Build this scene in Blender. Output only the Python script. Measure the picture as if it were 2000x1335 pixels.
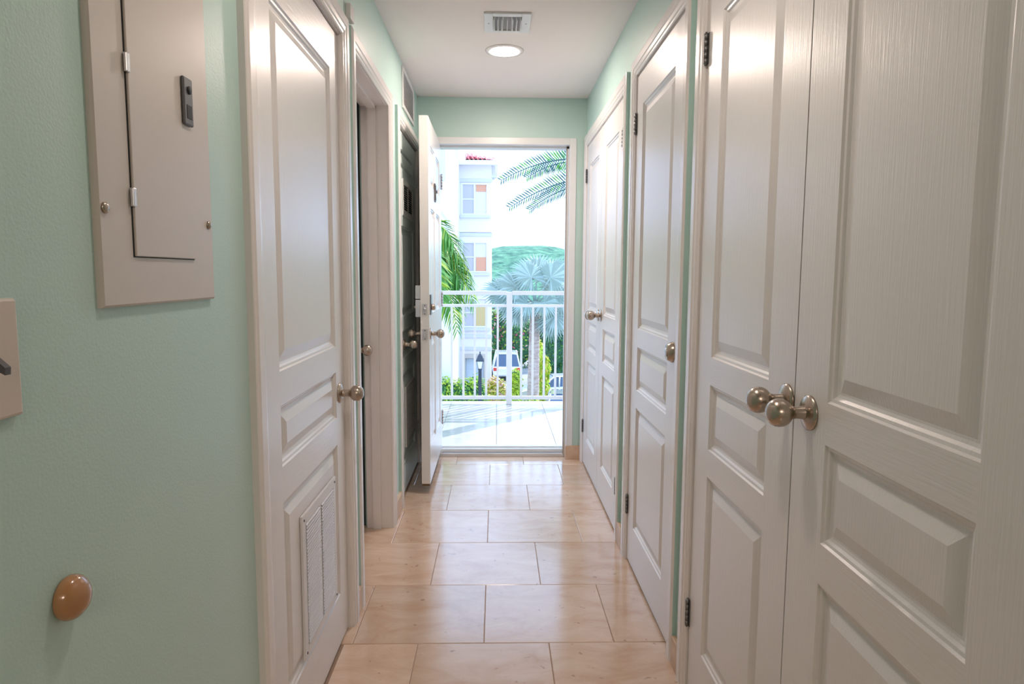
import bpy, bmesh, math, random
from mathutils import Vector, Matrix
random.seed(7)
SC = bpy.context.scene
COL = SC.collection
for o in list(bpy.data.objects):
    bpy.data.objects.remove(o)
R = math.radians

# ------------------------------------------------------------------ camera
cam_data = bpy.data.cameras.new('camera')
cam = bpy.data.objects.new('camera', cam_data)
COL.objects.link(cam)
cam_data.sensor_width = 36.0
cam_data.lens = 36.0 * 1303.8 / 2000.0
cam_data.clip_start = 0.02
cam_data.clip_end = 1000
_p, _y, _r = R(5.83), R(1.33), R(0.32)
F = Vector((math.sin(_y) * math.cos(_p), math.cos(_y) * math.cos(_p), -math.sin(_p)))
Rt = Vector((math.cos(_y), -math.sin(_y), 0))
Up = Rt.cross(F)
Rr = math.cos(_r) * Rt + math.sin(_r) * Up
Ur = -math.sin(_r) * Rt + math.cos(_r) * Up
cam.matrix_world = Matrix(((Rr.x, Ur.x, -F.x, 0), (Rr.y, Ur.y, -F.y, 0), (Rr.z, Ur.z, -F.z, 1.16), (0, 0, 0, 1)))
SC.camera = cam

# ------------------------------------------------------------------ world, sun, exposure
SKY_STRENGTH = 2.15
SUN_STRENGTH = 2.9
REAR_FILL_W = 30.0
CAN_LAMP = 225.0
EXPOSURE = 0.66
w = bpy.data.worlds.new('world'); SC.world = w
w.use_nodes = True
nt = w.node_tree; nt.nodes.clear()
wo = nt.nodes.new('ShaderNodeOutputWorld'); bg = nt.nodes.new('ShaderNodeBackground')
bg.inputs[0].default_value = (0.47, 0.68, 1.0, 1); bg.inputs[1].default_value = SKY_STRENGTH
nt.links.new(bg.outputs[0], wo.inputs[0])
sd = bpy.data.lights.new('sun', 'SUN'); sd.energy = SUN_STRENGTH; sd.angle = R(0.6); sd.color = (1, 0.95, 0.86)
sun = bpy.data.objects.new('sun', sd); COL.objects.link(sun)
sun.rotation_euler = Vector((0.70, 0.72, 0.98)).to_track_quat('Z', 'Y').to_euler()
SC.view_settings.view_transform = 'Standard'
SC.view_settings.look = 'None'
SC.view_settings.gamma = 1
SC.view_settings.use_curve_mapping = False
SC.view_settings.exposure = EXPOSURE
# added fill light in the unseen room behind the camera, brightens the near hall
ad = bpy.data.lights.new('rear_fill_light', 'AREA'); ad.energy = REAR_FILL_W; ad.size = 0.9; ad.color = (1.0, 0.81, 0.69)
al = bpy.data.objects.new('rear_fill_light', ad); COL.objects.link(al)
al.location = (0.3, -2.2, 2.12)


# ------------------------------------------------------------------ materials
def mat(name, col, rough=0.5, metal=0.0, spec=0.5, emit=None, estr=0.0, trans=0.0, coat=0.0):
    m = bpy.data.materials.new(name); m.use_nodes = True
    b = m.node_tree.nodes['Principled BSDF']
    b.inputs['Base Color'].default_value = (*col, 1)
    b.inputs['Roughness'].default_value = rough
    b.inputs['Metallic'].default_value = metal
    b.inputs['Specular IOR Level'].default_value = spec
    b.inputs['Coat Weight'].default_value = coat
    if emit:
        b.inputs['Emission Color'].default_value = (*emit, 1)
        b.inputs['Emission Strength'].default_value = estr
    if trans:
        b.inputs['Transmission Weight'].default_value = trans
    return m


def add_bump(m, scale=(60, 60, 60), strength=0.2, dist=0.002, detail=3, colmix=None, noise_scale=1.0):
    """object-space noise bump; colmix=(col_a, col_b, scale) adds a colour variation"""
    nt = m.node_tree; N = nt.nodes; L = nt.links
    b = N['Principled BSDF']
    tc = N.new('ShaderNodeTexCoord'); mp = N.new('ShaderNodeMapping'); nz = N.new('ShaderNodeTexNoise'); bp = N.new('ShaderNodeBump')
    geo = N.new('ShaderNodeNewGeometry')
    mp.inputs['Scale'].default_value = scale
    nz.inputs['Scale'].default_value = noise_scale; nz.inputs['Detail'].default_value = detail
    bp.inputs['Strength'].default_value = strength; bp.inputs['Distance'].default_value = dist
    L.new(geo.outputs['Position'], mp.inputs[0]); L.new(mp.outputs[0], nz.inputs[0])
    L.new(nz.outputs[0], bp.inputs['Height']); L.new(bp.outputs[0], b.inputs['Normal'])
    if colmix:
        a, c, s = colmix
        mp2 = N.new('ShaderNodeMapping'); mp2.inputs['Scale'].default_value = s if isinstance(s, tuple) else (s, s, s)
        n2 = N.new('ShaderNodeTexNoise'); n2.inputs['Scale'].default_value = 1; n2.inputs['Detail'].default_value = 5
        rp = N.new('ShaderNodeValToRGB')
        rp.color_ramp.elements[0].position = 0.35; rp.color_ramp.elements[1].position = 0.65
        rp.color_ramp.elements[0].color = (*a, 1); rp.color_ramp.elements[1].color = (*c, 1)
        L.new(geo.outputs['Position'], mp2.inputs[0]); L.new(mp2.outputs[0], n2.inputs[0])
        L.new(n2.outputs[0], rp.inputs[0]); L.new(rp.outputs[0], b.inputs['Base Color'])
    return m


M = {}
M['wall'] = add_bump(mat('mint_wall_paint', (0.51, 0.70, 0.65), 0.40), (260, 260, 260), 0.35, 0.0012, 2)
M['unlit_shade'] = mat('unlit_room_shade', (0.05, 0.08, 0.08), 0.9)  # near-black colour stands in for the darkness of the unlit room
M['ceiling'] = add_bump(mat('ceiling_paint', (0.87, 0.82, 0.80), 0.85), (300, 300, 300), 0.2, 0.001, 2)
M['door_v'] = add_bump(mat('door_paint_upright_grain', (0.77, 0.75, 0.74), 0.30, 0, 0.8), (300, 300, 12), 0.45, 0.0010, 3)
M['door_h'] = add_bump(mat('door_paint_level_grain', (0.77, 0.75, 0.74), 0.30, 0, 0.8), (300, 12, 300), 0.45, 0.0010, 3)
M['door_teal'] = mat('utility_door_paint', (0.76, 0.88, 0.87), 0.3, 0, 0.8)
M['trim'] = mat('trim_gloss_paint', (0.80, 0.765, 0.75), 0.26)
M['frame_white'] = mat('white_door_frame', (0.78, 0.80, 0.80), 0.3)
M['entry'] = mat('entry_door_paint', (0.78, 0.76, 0.74), 0.25)
M['nickel'] = mat('satin_nickel', (0.46, 0.39, 0.33), 0.27, 1.0)
M['steel'] = mat('steel', (0.62, 0.63, 0.66), 0.3, 1.0)
M['dark_metal'] = mat('aged_hinge_metal', (0.22, 0.22, 0.22), 0.4, 0.9)
M['brown_metal'] = mat('brown_metal', (0.16, 0.10, 0.05), 0.5, 0.7)
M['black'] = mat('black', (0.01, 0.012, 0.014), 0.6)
M['dark_grey'] = mat('dark_grey_plastic', (0.09, 0.09, 0.10), 0.4)
M['panel_paint'] = add_bump(mat('panel_enamel', (0.62, 0.57, 0.53), 0.35), (500, 500, 500), 0.15, 0.0006, 2)
M['switch'] = mat('switch_plate_plastic', (0.66, 0.58, 0.52), 0.25)
M['amber'] = mat('stopper_varnish', (0.42, 0.20, 0.08), 0.22, 0, 0.6, coat=0.6)
M['grille'] = mat('grille_enamel', (0.74, 0.73, 0.73), 0.35)
M['base_tile'] = add_bump(mat('travertine_base', (0.66, 0.45, 0.30), 0.4), (60, 60, 60), 0.1, 0.001, 3, ((0.62, 0.42, 0.28), (0.72, 0.55, 0.41), 14))
M['grout'] = mat('grout', (0.36, 0.25, 0.18), 0.9)
M['duct'] = mat('duct_grey', (0.35, 0.34, 0.32), 0.5)
M['glow_added'] = mat('added_lamp_lens', (1, 1, 1), 0.5, emit=(1.0, 0.84, 0.74), estr=CAN_LAMP * 0.42)  # lens of the added light over the near hall
M['glow'] = mat('lamp_lens', (1, 1, 1), 0.5, emit=(1.0, 0.83, 0.73), estr=CAN_LAMP)


def tile_mat(name, a, c, rough):
    m = mat(name, a, rough)
    nt = m.node_tree; N = nt.nodes; L = nt.links; b = N['Principled BSDF']
    geo = N.new('ShaderNodeNewGeometry')
    oi = N.new('ShaderNodeObjectInfo')
    ad_ = N.new('ShaderNodeVectorMath'); ad_.operation = 'ADD'
    sc = N.new('ShaderNodeVectorMath'); sc.operation = 'SCALE'; sc.inputs['Scale'].default_value = 30
    L.new(oi.outputs['Random'], sc.inputs[0]); L.new(geo.outputs['Position'], ad_.inputs[0]); L.new(sc.outputs[0], ad_.inputs[1])
    mp = N.new('ShaderNodeMapping'); mp.inputs['Scale'].default_value = (4.5, 9, 4)
    n1 = N.new('ShaderNodeTexNoise'); n1.inputs['Scale'].default_value = 1; n1.inputs['Detail'].default_value = 7; n1.inputs['Roughness'].default_value = 0.65
    n1.inputs['Distortion'].default_value = 0.8
    rp = N.new('ShaderNodeValToRGB'); e = rp.color_ramp.elements
    e[0].position = 0.33; e[1].position = 0.68; e[0].color = (*a, 1); e[1].color = (*c, 1)
    L.new(ad_.outputs[0], mp.inputs[0]); L.new(mp.outputs[0], n1.inputs[0]); L.new(n1.outputs[0], rp.inputs[0])
    # small dark pits
    n2 = N.new('ShaderNodeTexNoise'); n2.inputs['Scale'].default_value = 38; n2.inputs['Detail'].default_value = 3
    L.new(ad_.outputs[0], n2.inputs[0])
    rp2 = N.new('ShaderNodeValToRGB'); e2 = rp2.color_ramp.elements
    e2[0].position = 0.27; e2[1].position = 0.32; e2[0].color = (0.35, 0.3, 0.26, 1); e2[1].color = (1, 1, 1, 1)
    L.new(n2.outputs[0], rp2.inputs[0])
    mx = N.new('ShaderNodeMixRGB'); mx.blend_type = 'MULTIPLY'; mx.inputs[0].default_value = 0.5
    L.new(rp.outputs[0], mx.inputs[1]); L.new(rp2.outputs[0], mx.inputs[2])
    hsv = N.new('ShaderNodeHueSaturation'); mr = N.new('ShaderNodeMapRange')
    mr.inputs['To Min'].default_value = 0.92; mr.inputs['To Max'].default_value = 1.08
    L.new(oi.outputs['Random'], mr.inputs['Value']); L.new(mr.outputs[0], hsv.inputs['Value'])
    L.new(mx.outputs[0], hsv.inputs['Color']); L.new(hsv.outputs[0], b.inputs['Base Color'])
    bp = N.new('ShaderNodeBump'); bp.inputs['Strength'].default_value = 0.05; bp.inputs['Distance'].default_value = 0.002
    L.new(n1.outputs[0], bp.inputs['Height']); L.new(bp.outputs[0], b.inputs['Normal'])
    mr2 = N.new('ShaderNodeMapRange'); mr2.inputs['To Min'].default_value = rough - 0.05; mr2.inputs['To Max'].default_value = rough + 0.1
    L.new(n1.outputs[0], mr2.inputs['Value']); L.new(mr2.outputs[0], b.inputs['Roughness'])
    return m


M['tile'] = tile_mat('travertine_tile', (0.60, 0.41, 0.28), (0.74, 0.59, 0.47), 0.12)
M['tile'].node_tree.nodes['Principled BSDF'].inputs['Coat Weight'].default_value = 0.45
M['tile'].node_tree.nodes['Principled BSDF'].inputs['Coat Roughness'].default_value = 0.14
M['balc_tile'] = tile_mat('balcony_tile', (0.46, 0.46, 0.47), (0.56, 0.56, 0.56), 0.12)


# ------------------------------------------------------------------ geometry helpers
class MB:
    def __init__(s):
        s.v = []; s.f = []; s.m = []; s.mats = []; s.smooth = []

    def mi(s, m):
        if m not in s.mats: s.mats.append(m)
        return s.mats.index(m)

    def add(s, vs, fs, m, smooth=False):
        k = len(s.v); i = s.mi(m)
        s.v += [tuple(p) for p in vs]
        for f in fs:
            s.f.append([a + k for a in f]); s.m.append(i); s.smooth.append(smooth)

    def box(s, x0, x1, y0, y1, z0, z1, m):
        x0, x1 = sorted((x0, x1)); y0, y1 = sorted((y0, y1)); z0, z1 = sorted((z0, z1))
        vs = [(x, y, z) for x in (x0, x1) for y in (y0, y1) for z in (z0, z1)]
        s.add(vs, [(0, 1, 3, 2), (4, 6, 7, 5), (0, 4, 5, 1), (2, 3, 7, 6), (0, 2, 6, 4), (1, 5, 7, 3)], m)

    def cbox(s, x0, x1, y0, y1, z0, z1, m, c=0.002):
        """box with chamfered edges"""
        bm = bmesh.new(); r = bmesh.ops.create_cube(bm, size=1.0)
        x0, x1 = sorted((x0, x1)); y0, y1 = sorted((y0, y1)); z0, z1 = sorted((z0, z1))
        for v in bm.verts:
            v.co = Vector((x0 if v.co.x < 0 else x1, y0 if v.co.y < 0 else y1, z0 if v.co.z < 0 else z1))
        bmesh.ops.bevel(bm, geom=bm.edges[:], offset=c, segments=2, affect='EDGES', profile=0.5)
        bm.verts.index_update()
        s.add([v.co[:] for v in bm.verts], [[v.index for v in f.verts] for f in bm.faces], m)
        bm.free()

    def lathe(s, o, ax, prof, m, n=24, sy=1.0):
        """prof: (distance along axis, radius)"""
        o = Vector(o); ax = Vector(ax).normalized()
        a = ax.orthogonal().normalized(); b = ax.cross(a)
        vs = []
        for d, r in prof:
            for i in range(n):
                t = 2 * math.pi * i / n
                vs.append(o + ax * d + a * (r * math.cos(t)) + b * (r * math.sin(t)))
        fs = []
        for j in range(len(prof) - 1):
            for i in range(n):
                k = (i + 1) % n
                fs.append((j * n + i, j * n + k, (j + 1) * n + k, (j + 1) * n + i))
        fs.append(list(range(n))[::-1]); fs.append([(len(prof) - 1) * n + i for i in range(n)])
        s.add(vs, fs, m, True)

    def tube(s, pts, rad, m, n=8):
        pts = [Vector(p) for p in pts]; vs = []
        rads = rad if isinstance(rad, (list, tuple)) else [rad] * len(pts)
        for j, p in enumerate(pts):
            t = (pts[min(j + 1, len(pts) - 1)] - pts[max(j - 1, 0)]).normalized()
            a = t.cross(Vector((0, 0, 1)))
            if a.length < 1e-3: a = t.cross(Vector((0, 1, 0)))
            a.normalize(); b = t.cross(a)
            for i in range(n):
                q = 2 * math.pi * i / n
                vs.append(p + a * (rads[j] * math.cos(q)) + b * (rads[j] * math.sin(q)))
        fs = []
        for j in range(len(pts) - 1):
            for i in range(n):
                k = (i + 1) % n
                fs.append((j * n + i, j * n + k, (j + 1) * n + k, (j + 1) * n + i))
        fs.append(list(range(n))[::-1]); fs.append([(len(pts) - 1) * n + i for i in range(n)])
        s.add(vs, fs, m, True)

    def sweep(s, rings, m, closed_ring=False, mats=None):
        n = len(rings[0]); k0 = len(s.v)
        for r in rings: s.v += [tuple(p) for p in r]
        rng = range(n if closed_ring else n - 1)
        for j in range(len(rings) - 1):
            for i in rng:
                k = (i + 1) % n
                s.f.append([k0 + j * n + i, k0 + j * n + k, k0 + (j + 1) * n + k, k0 + (j + 1) * n + i])
                s.m.append(s.mi(mats(j, i) if mats else m)); s.smooth.append(False)
        for j in (0, len(rings) - 1):
            s.f.append([k0 + j * n + i for i in range(n)]); s.m.append(s.mi(m)); s.smooth.append(False)

    def build(s, name, parent=None, at=(0, 0, 0), fix=True):
        at = Vector(at)
        if parent is not None and at.length == 0: at = Vector(parent['at']) if 'at' in parent else parent.matrix_world.translation.copy()
        me = bpy.data.meshes.new(name)
        me.from_pydata([tuple(Vector(p) - at) for p in s.v], [], s.f)
        for m in s.mats: me.materials.append(m)
        for p, i, sm in zip(me.polygons, s.m, s.smooth):
            p.material_index = i; p.use_smooth = sm
        me.update()
        if fix:
            bm = bmesh.new(); bm.from_mesh(me); bmesh.ops.recalc_face_normals(bm, faces=bm.faces); bm.to_mesh(me); bm.free()
        o = bpy.data.objects.new(name, me); COL.objects.link(o)
        o['at'] = tuple(at)
        if parent is not None:
            o.parent = parent; o.location = at - Vector(parent['at'])
        else:
            o.location = at
        return o


def bx(name, b, m, parent=None, at=(0, 0, 0), c=0):
    q = MB()
    (q.cbox(*b, m, c) if c else q.box(*b, m))
    return q.build(name, parent, at)


def tag(o, label=None, cat=None, group=None, kind=None):
    if label: o['label'] = label
    if cat: o['category'] = cat
    if group: o['group'] = group
    if kind: o['kind'] = kind
    return o


def empty(name, loc, label=None, cat=None, group=None, kind=None):
    o = bpy.data.objects.new(name, None); COL.objects.link(o); o.location = loc; o['at'] = tuple(loc)
    o.empty_display_size = 0.1
    return tag(o, label, cat, group, kind)


XL, XR, ZC, YF = -0.478, 0.54, 2.205, 4.11      # wall faces, ceiling, far wall
WT = 0.12                                       # wall thickness
Y0 = -0.6                                       # where the passage opens into the room behind the camera

# openings: (y0, y1, ztop) jamb faces
OPR = [(0.581, 1.750, 1.909), (1.957, 2.616, 1.909), (2.872, 4.026, 1.909)]
OPL = [(1.358, 2.099, 1.872), (2.290, 2.968, 1.872), (3.290, 4.031, 1.872)]


def side_wall(name, xf, sgn, ops, niches):
    """sgn=+1: wall body extends to +x"""
    q = MB()
    xa, xb = xf, xf + sgn * WT
    y = Y0
    for (a, b, zt) in ops:
        q.box(xa, xb, y, a - 0.018, 0, ZC, M['wall'])
        q.box(xa, xb, a - 0.018, b + 0.018, zt + 0.018, ZC, M['wall'])
        y = b + 0.018
    q.box(xa, xb, y, YF + 0.16, 0, ZC, M['wall'])
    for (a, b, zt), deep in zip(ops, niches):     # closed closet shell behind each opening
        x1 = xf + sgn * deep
        nm = M['unlit_shade'] if deep > 0.9 else M['ceiling']  # the deep shell gets its shade as near-black colour
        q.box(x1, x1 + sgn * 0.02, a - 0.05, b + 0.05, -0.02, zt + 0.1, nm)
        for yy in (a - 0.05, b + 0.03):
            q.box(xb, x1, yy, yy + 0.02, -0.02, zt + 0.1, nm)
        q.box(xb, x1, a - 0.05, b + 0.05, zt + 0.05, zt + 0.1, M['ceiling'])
    return q.build(name)


tag(side_wall('wall_right', XR, 1, OPR, (0.6, 0.6, 0.6)), 'mint green painted wall on the side of the closet doors', 'wall', kind='structure')
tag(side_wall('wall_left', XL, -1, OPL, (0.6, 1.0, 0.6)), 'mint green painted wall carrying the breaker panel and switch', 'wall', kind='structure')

# far wall with the entry opening
OX0, OX1, OZ = -0.40, 0.478, 1.972
q = MB()
q.box(XL, OX0, YF, YF + 0.16, 0, ZC, M['wall']); q.box(OX1, XR, YF, YF + 0.16, 0, ZC, M['wall']); q.box(OX0, OX1, YF, YF + 0.16, OZ, ZC, M['wall'])
q.box(-3, XL - WT, YF + 0.10, YF + 0.16, -0.3, 2.6, M['ceiling']); q.box(XR + WT, 3, YF + 0.10, YF + 0.16, -0.3, 2.6, M['ceiling'])
tag(q.build('wall_far'), 'mint green end wall around and above the open entry door', 'wall', kind='structure')
# ceiling
q = MB(); q.box(XL - WT, XR + WT, Y0, YF + 0.16, ZC, ZC + 0.1, M['ceiling'])
tag(q.build('ceiling'), 'plain off-white ceiling of the hallway', 'ceiling', kind='structure')
# room behind the camera
q = MB()
q.box(-2.6, 2.6, -4.6, -4.5, 0, 2.5, M['wall']); q.box(-2.7, -2.6, -4.6, Y0, 0, 2.5, M['wall']); q.box(2.6, 2.7, -4.6, Y0, 0, 2.5, M['wall'])
q.box(-2.7, XL - 0.001, Y0, Y0 + 0.1, 0, 2.5, M['wall']); q.box(XR + 0.001, 2.7, Y0, Y0 + 0.1, 0, 2.5, M['wall'])
q.box(XL - 0.001, XR + 0.001, Y0, Y0 + 0.0999, ZC + 0.1, 2.5, M['wall'])
tag(q.build('wall_rear'), 'mint green walls of the room the hallway opens from', 'wall', kind='structure')
q = MB(); q.box(-2.7, 2.7, -4.6, Y0 + 0.1, 2.5, 2.6, M['ceiling'])
tag(q.build('ceiling_rear'), 'off-white ceiling of the room the hallway opens from', 'ceiling', kind='structure')

# floor slab and travertine tiles, running bond
q = MB(); q.box(-2.7, 2.7, -4.6, 4.18, -0.12, -0.0025, M['grout'])
floor = tag(q.build('floor'), 'peach travertine tile floor of the hallway in running bond', 'floor', kind='structure')
PX, PY = 0.4135, 0.3965
tile_cache = {}


def tile(x0, x1, y0, y1):
    g = 0.0009
    wx, wy = round(x1 - x0 - 2 * g, 4), round(y1 - y0 - 2 * g, 4)
    if wx < 0.01 or wy < 0.01: return
    key = (wx, wy)
    if key not in tile_cache:
        qq = MB(); c = 0.0015; t = 0.0
        hx, hy = wx / 2, wy / 2
        vs = [(-hx, -hy, -0.004), (hx, -hy, -0.004), (hx, hy, -0.004), (-hx, hy, -0.004),
              (-hx, -hy, -c), (hx, -hy, -c), (hx, hy, -c), (-hx, hy, -c),
              (-hx + c, -hy + c, t), (hx - c, -hy + c, t), (hx - c, hy - c, t), (-hx + c, hy - c, t)]
        fs = [(8, 9, 10, 11)]
        for a in (0, 4):
            for i in range(4):
                j = (i + 1) % 4
                fs.append((a + i, a + j, a + 4 + j, a + 4 + i))
        me = bpy.data.meshes.new('tile'); me.from_pydata(vs, [], fs); me.materials.append(M['tile']); tile_cache[key] = me
    o = bpy.data.objects.new('tile', tile_cache[key]); COL.objects.link(o); o.parent = floor
    o.location = ((x0 + x1) / 2, (y0 + y1) / 2, random.uniform(-0.0004, 0.0003))


for r in range(-5, 6):
    ya, yb = 2.003 + r * PY, 2.003 + (r + 1) * PY
    yb = min(yb, 4.16)
    off = (-0.245 if r % 2 else -0.037)
    for k in range(-3, 4):
        xa, xb = off + k * PX, off + (k + 1) * PX
        # the hallway's width only, wider at the second doorway's sill
        lim = XL if not (yb > 2.2 and ya < 3.1) else -0.72
        xa2, xb2 = max(xa, lim), min(xb, XR + 0.02)
        if xb2 - xa2 < 0.012: continue
        tile(xa2, xb2, ya, yb)


# ------------------------------------------------------------------ door casings
PROF = [(0.0, 0.0), (0.0, 0.009), (0.004, 0.012), (0.010, 0.0125), (0.014, 0.0155), (0.026, 0.0165), (0.030, 0.019), (0.056, 0.019), (0.060, 0.0165), (0.064, 0.015), (0.066, 0.013), (0.066, 0.0)]


def casing(n, xf, sgn, op, label, depth=WT, green_near=True):
    """xf wall face, sgn = direction INTO the room"""
    a, b, zt = op; a -= -0.0; ins = 0.004
    a2, b2, z2 = a - ins, b + ins, zt + ins
    q = MB()
    def ring(fy, fz):
        return [(xf + sgn * t, fy(u), fz(u)) for u, t in PROF]
    rings = [ring(lambda u: a2 - u, lambda u: 0.0), ring(lambda u: a2 - u, lambda u: z2 + u), ring(lambda u: b2 + u, lambda u: z2 + u), ring(lambda u: b2 + u, lambda u: 0.0)]
    last = len(PROF) - 2
    q.sweep(rings, M['trim'], False, lambda j, i: M['wall'] if (i == last and j == 0 and green_near) else M['trim'])
    o = q.build(n, at=(xf, (a + b) / 2, 0))
    tag(o, label, 'door casing', kind='structure')
    q = MB(); d = depth
    x1, x0 = xf - sgn * d, xf + sgn * 0.001
    q.box(x0, x1, a - 0.016, a, 0, zt, M['trim']); q.box(x0, x1, b, b + 0.016, 0, zt, M['trim']); q.box(x0, x1, a - 0.016, b + 0.016, zt, zt + 0.016, M['trim'])
    q.build('jamb', o)
    return o


casing('trim_1', XR, -1, OPR[0], 'white moulded casing around the double closet with the pair of nickel knobs in front')
casing('trim_2', XR, -1, OPR[1], 'white moulded casing around the single door with the deadbolt')
casing('trim_3', XR, -1, OPR[2], 'white moulded casing around the narrow double closet beside the end wall')
casing('trim_4', XL, 1, OPL[0], 'white moulded casing around the door with the floor-level return grille', green_near=False)
cs2 = casing('trim_5', XL, 1, OPL[1], 'white moulded casing and deep jamb of the open doorway with the dark gap', depth=0.111)
casing('trim_6', XL, 1, OPL[2], 'white moulded casing around the door with two grilles behind the entry door')
# door stop on the deep jamb
q = MB()
for (a, b) in ((OPL[1][0], OPL[1][0] + 0.011), (OPL[1][1] - 0.011, OPL[1][1])):
    q.box(XL - 0.045, XL - 0.082, a, b, 0, OPL[1][2], M['trim'])
q.box(XL - 0.045, XL - 0.082, OPL[1][0], OPL[1][1], OPL[1][2] - 0.011, OPL[1][2], M['trim'])
q.build('door_stop', cs2)


# ------------------------------------------------------------------ moulded doors
class Face:
    """maps (u along the wall, d depth behind the face, z) to world"""
    def __init__(s, x, sgn): s.x, s.sgn = x, sgn       # sgn: +1 depth goes to +x
    def __call__(s, u, d, z): return (s.x + s.sgn * d, u, z)


def door_leaf(name, face, y0, y1, z0, z1, pu, zs, label, th=0.035, mats=None, cat='door', group=None):
    """pu=(panel y0, y1) or list of column ranges; zs=list of (z0,z1)"""
    mv, mh = mats or (M['door_v'], M['door_h'])
    cols = pu if isinstance(pu, list) else [pu]
    org = face(y0, 0, z0)
    q = MB()
    def b(u0, u1, za, zb, m):
        p = face(u0, 0, za); r = face(u1, th, zb)
        q.box(p[0], r[0], p[1], r[1], p[2], r[2], m)
    us = [y0]
    for c in cols: us += [c[0], c[1]]
    us.append(y1)
    for i in range(0, len(us), 2): b(us[i], us[i + 1], z0, z1, mv)           # stiles
    zz = [z0]
    for a, c in zs: zz += [a, c]
    zz.append(z1)
    for c in cols:
        for i in range(0, len(zz), 2): b(c[0], c[1], zz[i], zz[i + 1], mh)   # rails
    o = q.build(name, at=org)
    tag(o, label, cat, group, 'structure')
    for c in cols:
        for a, t in zs:
            w_, h_ = c[1] - c[0], t - a
            s = 1.0 if min(w_, h_) > 0.13 else min(w_, h_) / 0.2
            steps = [(0, 0), (0.003, 0.004), (0.008, 0.005), (0.012, 0.009), (0.017, 0.0105), (0.021, 0.0105), (0.045, 0.002), (0.048, 0.002)]
            qq = MB(); rings = []
            for ins, d in steps:
                ins *= s
                rings.append([face(c[0] + ins, d, a + ins), face(c[1] - ins, d, a + ins), face(c[1] - ins, d, t - ins), face(c[0] + ins, d, t - ins)])
            k = 0; vs = []; fs = []
            for r_ in rings: vs += r_
            for j in range(len(rings) - 1):
                for i in range(4):
                    i2 = (i + 1) % 4
                    fs.append((j * 4 + i, j * 4 + i2, (j + 1) * 4 + i2, (j + 1) * 4 + i))
            L_ = (len(rings) - 1) * 4
            fs.append((L_, L_ + 1, L_ + 2, L_ + 3))
            nb = len(vs)
            vs += [face(c[0], th - 0.002, a), face(c[1], th - 0.002, a), face(c[1], th - 0.002, t), face(c[0], th - 0.002, t)]
            fs.append((nb, nb + 1, nb + 2, nb + 3))
            for i in range(4):
                i2 = (i + 1) % 4
                fs.append((i, i2, nb + i2, nb + i))
            qq.add(vs, fs, mv)
            qq.build('panel', o)
    return o


KNOB_NECK = [(0.008, 0.0125), (0.012, 0.0115), (0.024, 0.0105), (0.032, 0.012), (0.036, 0.0165), (0.040, 0.0205), (0.046, 0.0235), (0.053, 0.0245), (0.060, 0.0235), (0.066, 0.0205), (0.071, 0.015), (0.0735, 0.009), (0.0745, 0.003)]


def knob(parent, pos, ax, name='door_knob', m=None):
    m = m or M['nickel']
    q = MB(); q.lathe(pos, ax, KNOB_NECK, m, 32)
    k = q.build(name, parent, at=pos)
    q = MB(); q.lathe(pos, ax, [(0, 0.0305), (0.003, 0.0305), (0.006, 0.027), (0.009, 0.018), (0.011, 0.0125)], m, 32)
    q.build('rosette', k)
    return k


def hinge(parent, x, y, z, sgn_out, gap_dir=0, m=None, h=0.076):
    """knuckle standing proud of the door face with leaf slivers"""
    m = m or M['dark_metal']
    q = MB()
    for i in range(5):
        za = z - h / 2 + i * h / 5
        q.lathe((x + sgn_out * 0.006, y, za + 0.0006), (0, 0, 1), [(0, 0.0052), (h / 5 - 0.0012, 0.0052)], m, 12)
    q.lathe((x + sgn_out * 0.006, y, z - h / 2 - 0.003), (0, 0, 1), [(0, 0.003), (h + 0.006, 0.003)], m, 10)
    q.box(x + sgn_out * 0.001, x + sgn_out * 0.0022, y - 0.011, y + 0.011, z - h / 2, z + h / 2, m)
    return q.build('hinge', parent)


ZR = [(0.172, 0.651), (0.720, 0.886), (0.955, 1.785)]
ZLf = [(0.166, 0.640), (0.722, 0.862), (0.940, 1.748)]
FR = Face(0.535, 1); FL = Face(-0.483, -1)
dA = door_leaf('door_1', FR, 1.172, 1.746, 0.012, 1.904, (1.287, 1.640), ZR, 'white moulded closet leaf, farther half of the large double closet, one nickel knob')
dB = door_leaf('door_2', FR, 0.585, 1.168, 0.012, 1.904, (0.708, 1.052), ZR, 'white moulded closet leaf filling the near foreground, half of the large double closet')
dC = door_leaf('door_3', FR, 1.961, 2.612, 0.012, 1.904, (2.066, 2.512), ZR, 'white moulded single door with a round deadbolt and no knob')
dD = door_leaf('door_4', FR, 2.876, 3.452, 0.012, 1.904, (3.000, 3.340), ZR, 'white moulded closet leaf, half of the far double closet next to the deadbolt door')
dE = door_leaf('door_5', FR, 3.456, 4.022, 0.012, 1.904, (3.568, 3.908), ZR, 'white moulded closet leaf, half of the far double closet nearest the end wall')
dF = door_leaf('door_6', FL, 1.362, 2.095, 0.010, 1.867, (1.484, 2.000), ZLf, 'white moulded door with a louvred return grille near the floor and a nickel knob')
knob(dA, (0.535, 1.200, 0.932), (-1, 0, 0)); knob(dB, (0.535, 1.110, 0.927), (-1, 0, 0))
knob(dD, (0.535, 3.410, 0.950), (-1, 0, 0)); knob(dE, (0.535, 3.498, 0.945), (-1, 0, 0))
knob(dF, (-0.483, 2.040, 0.792), (1, 0, 0))
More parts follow.
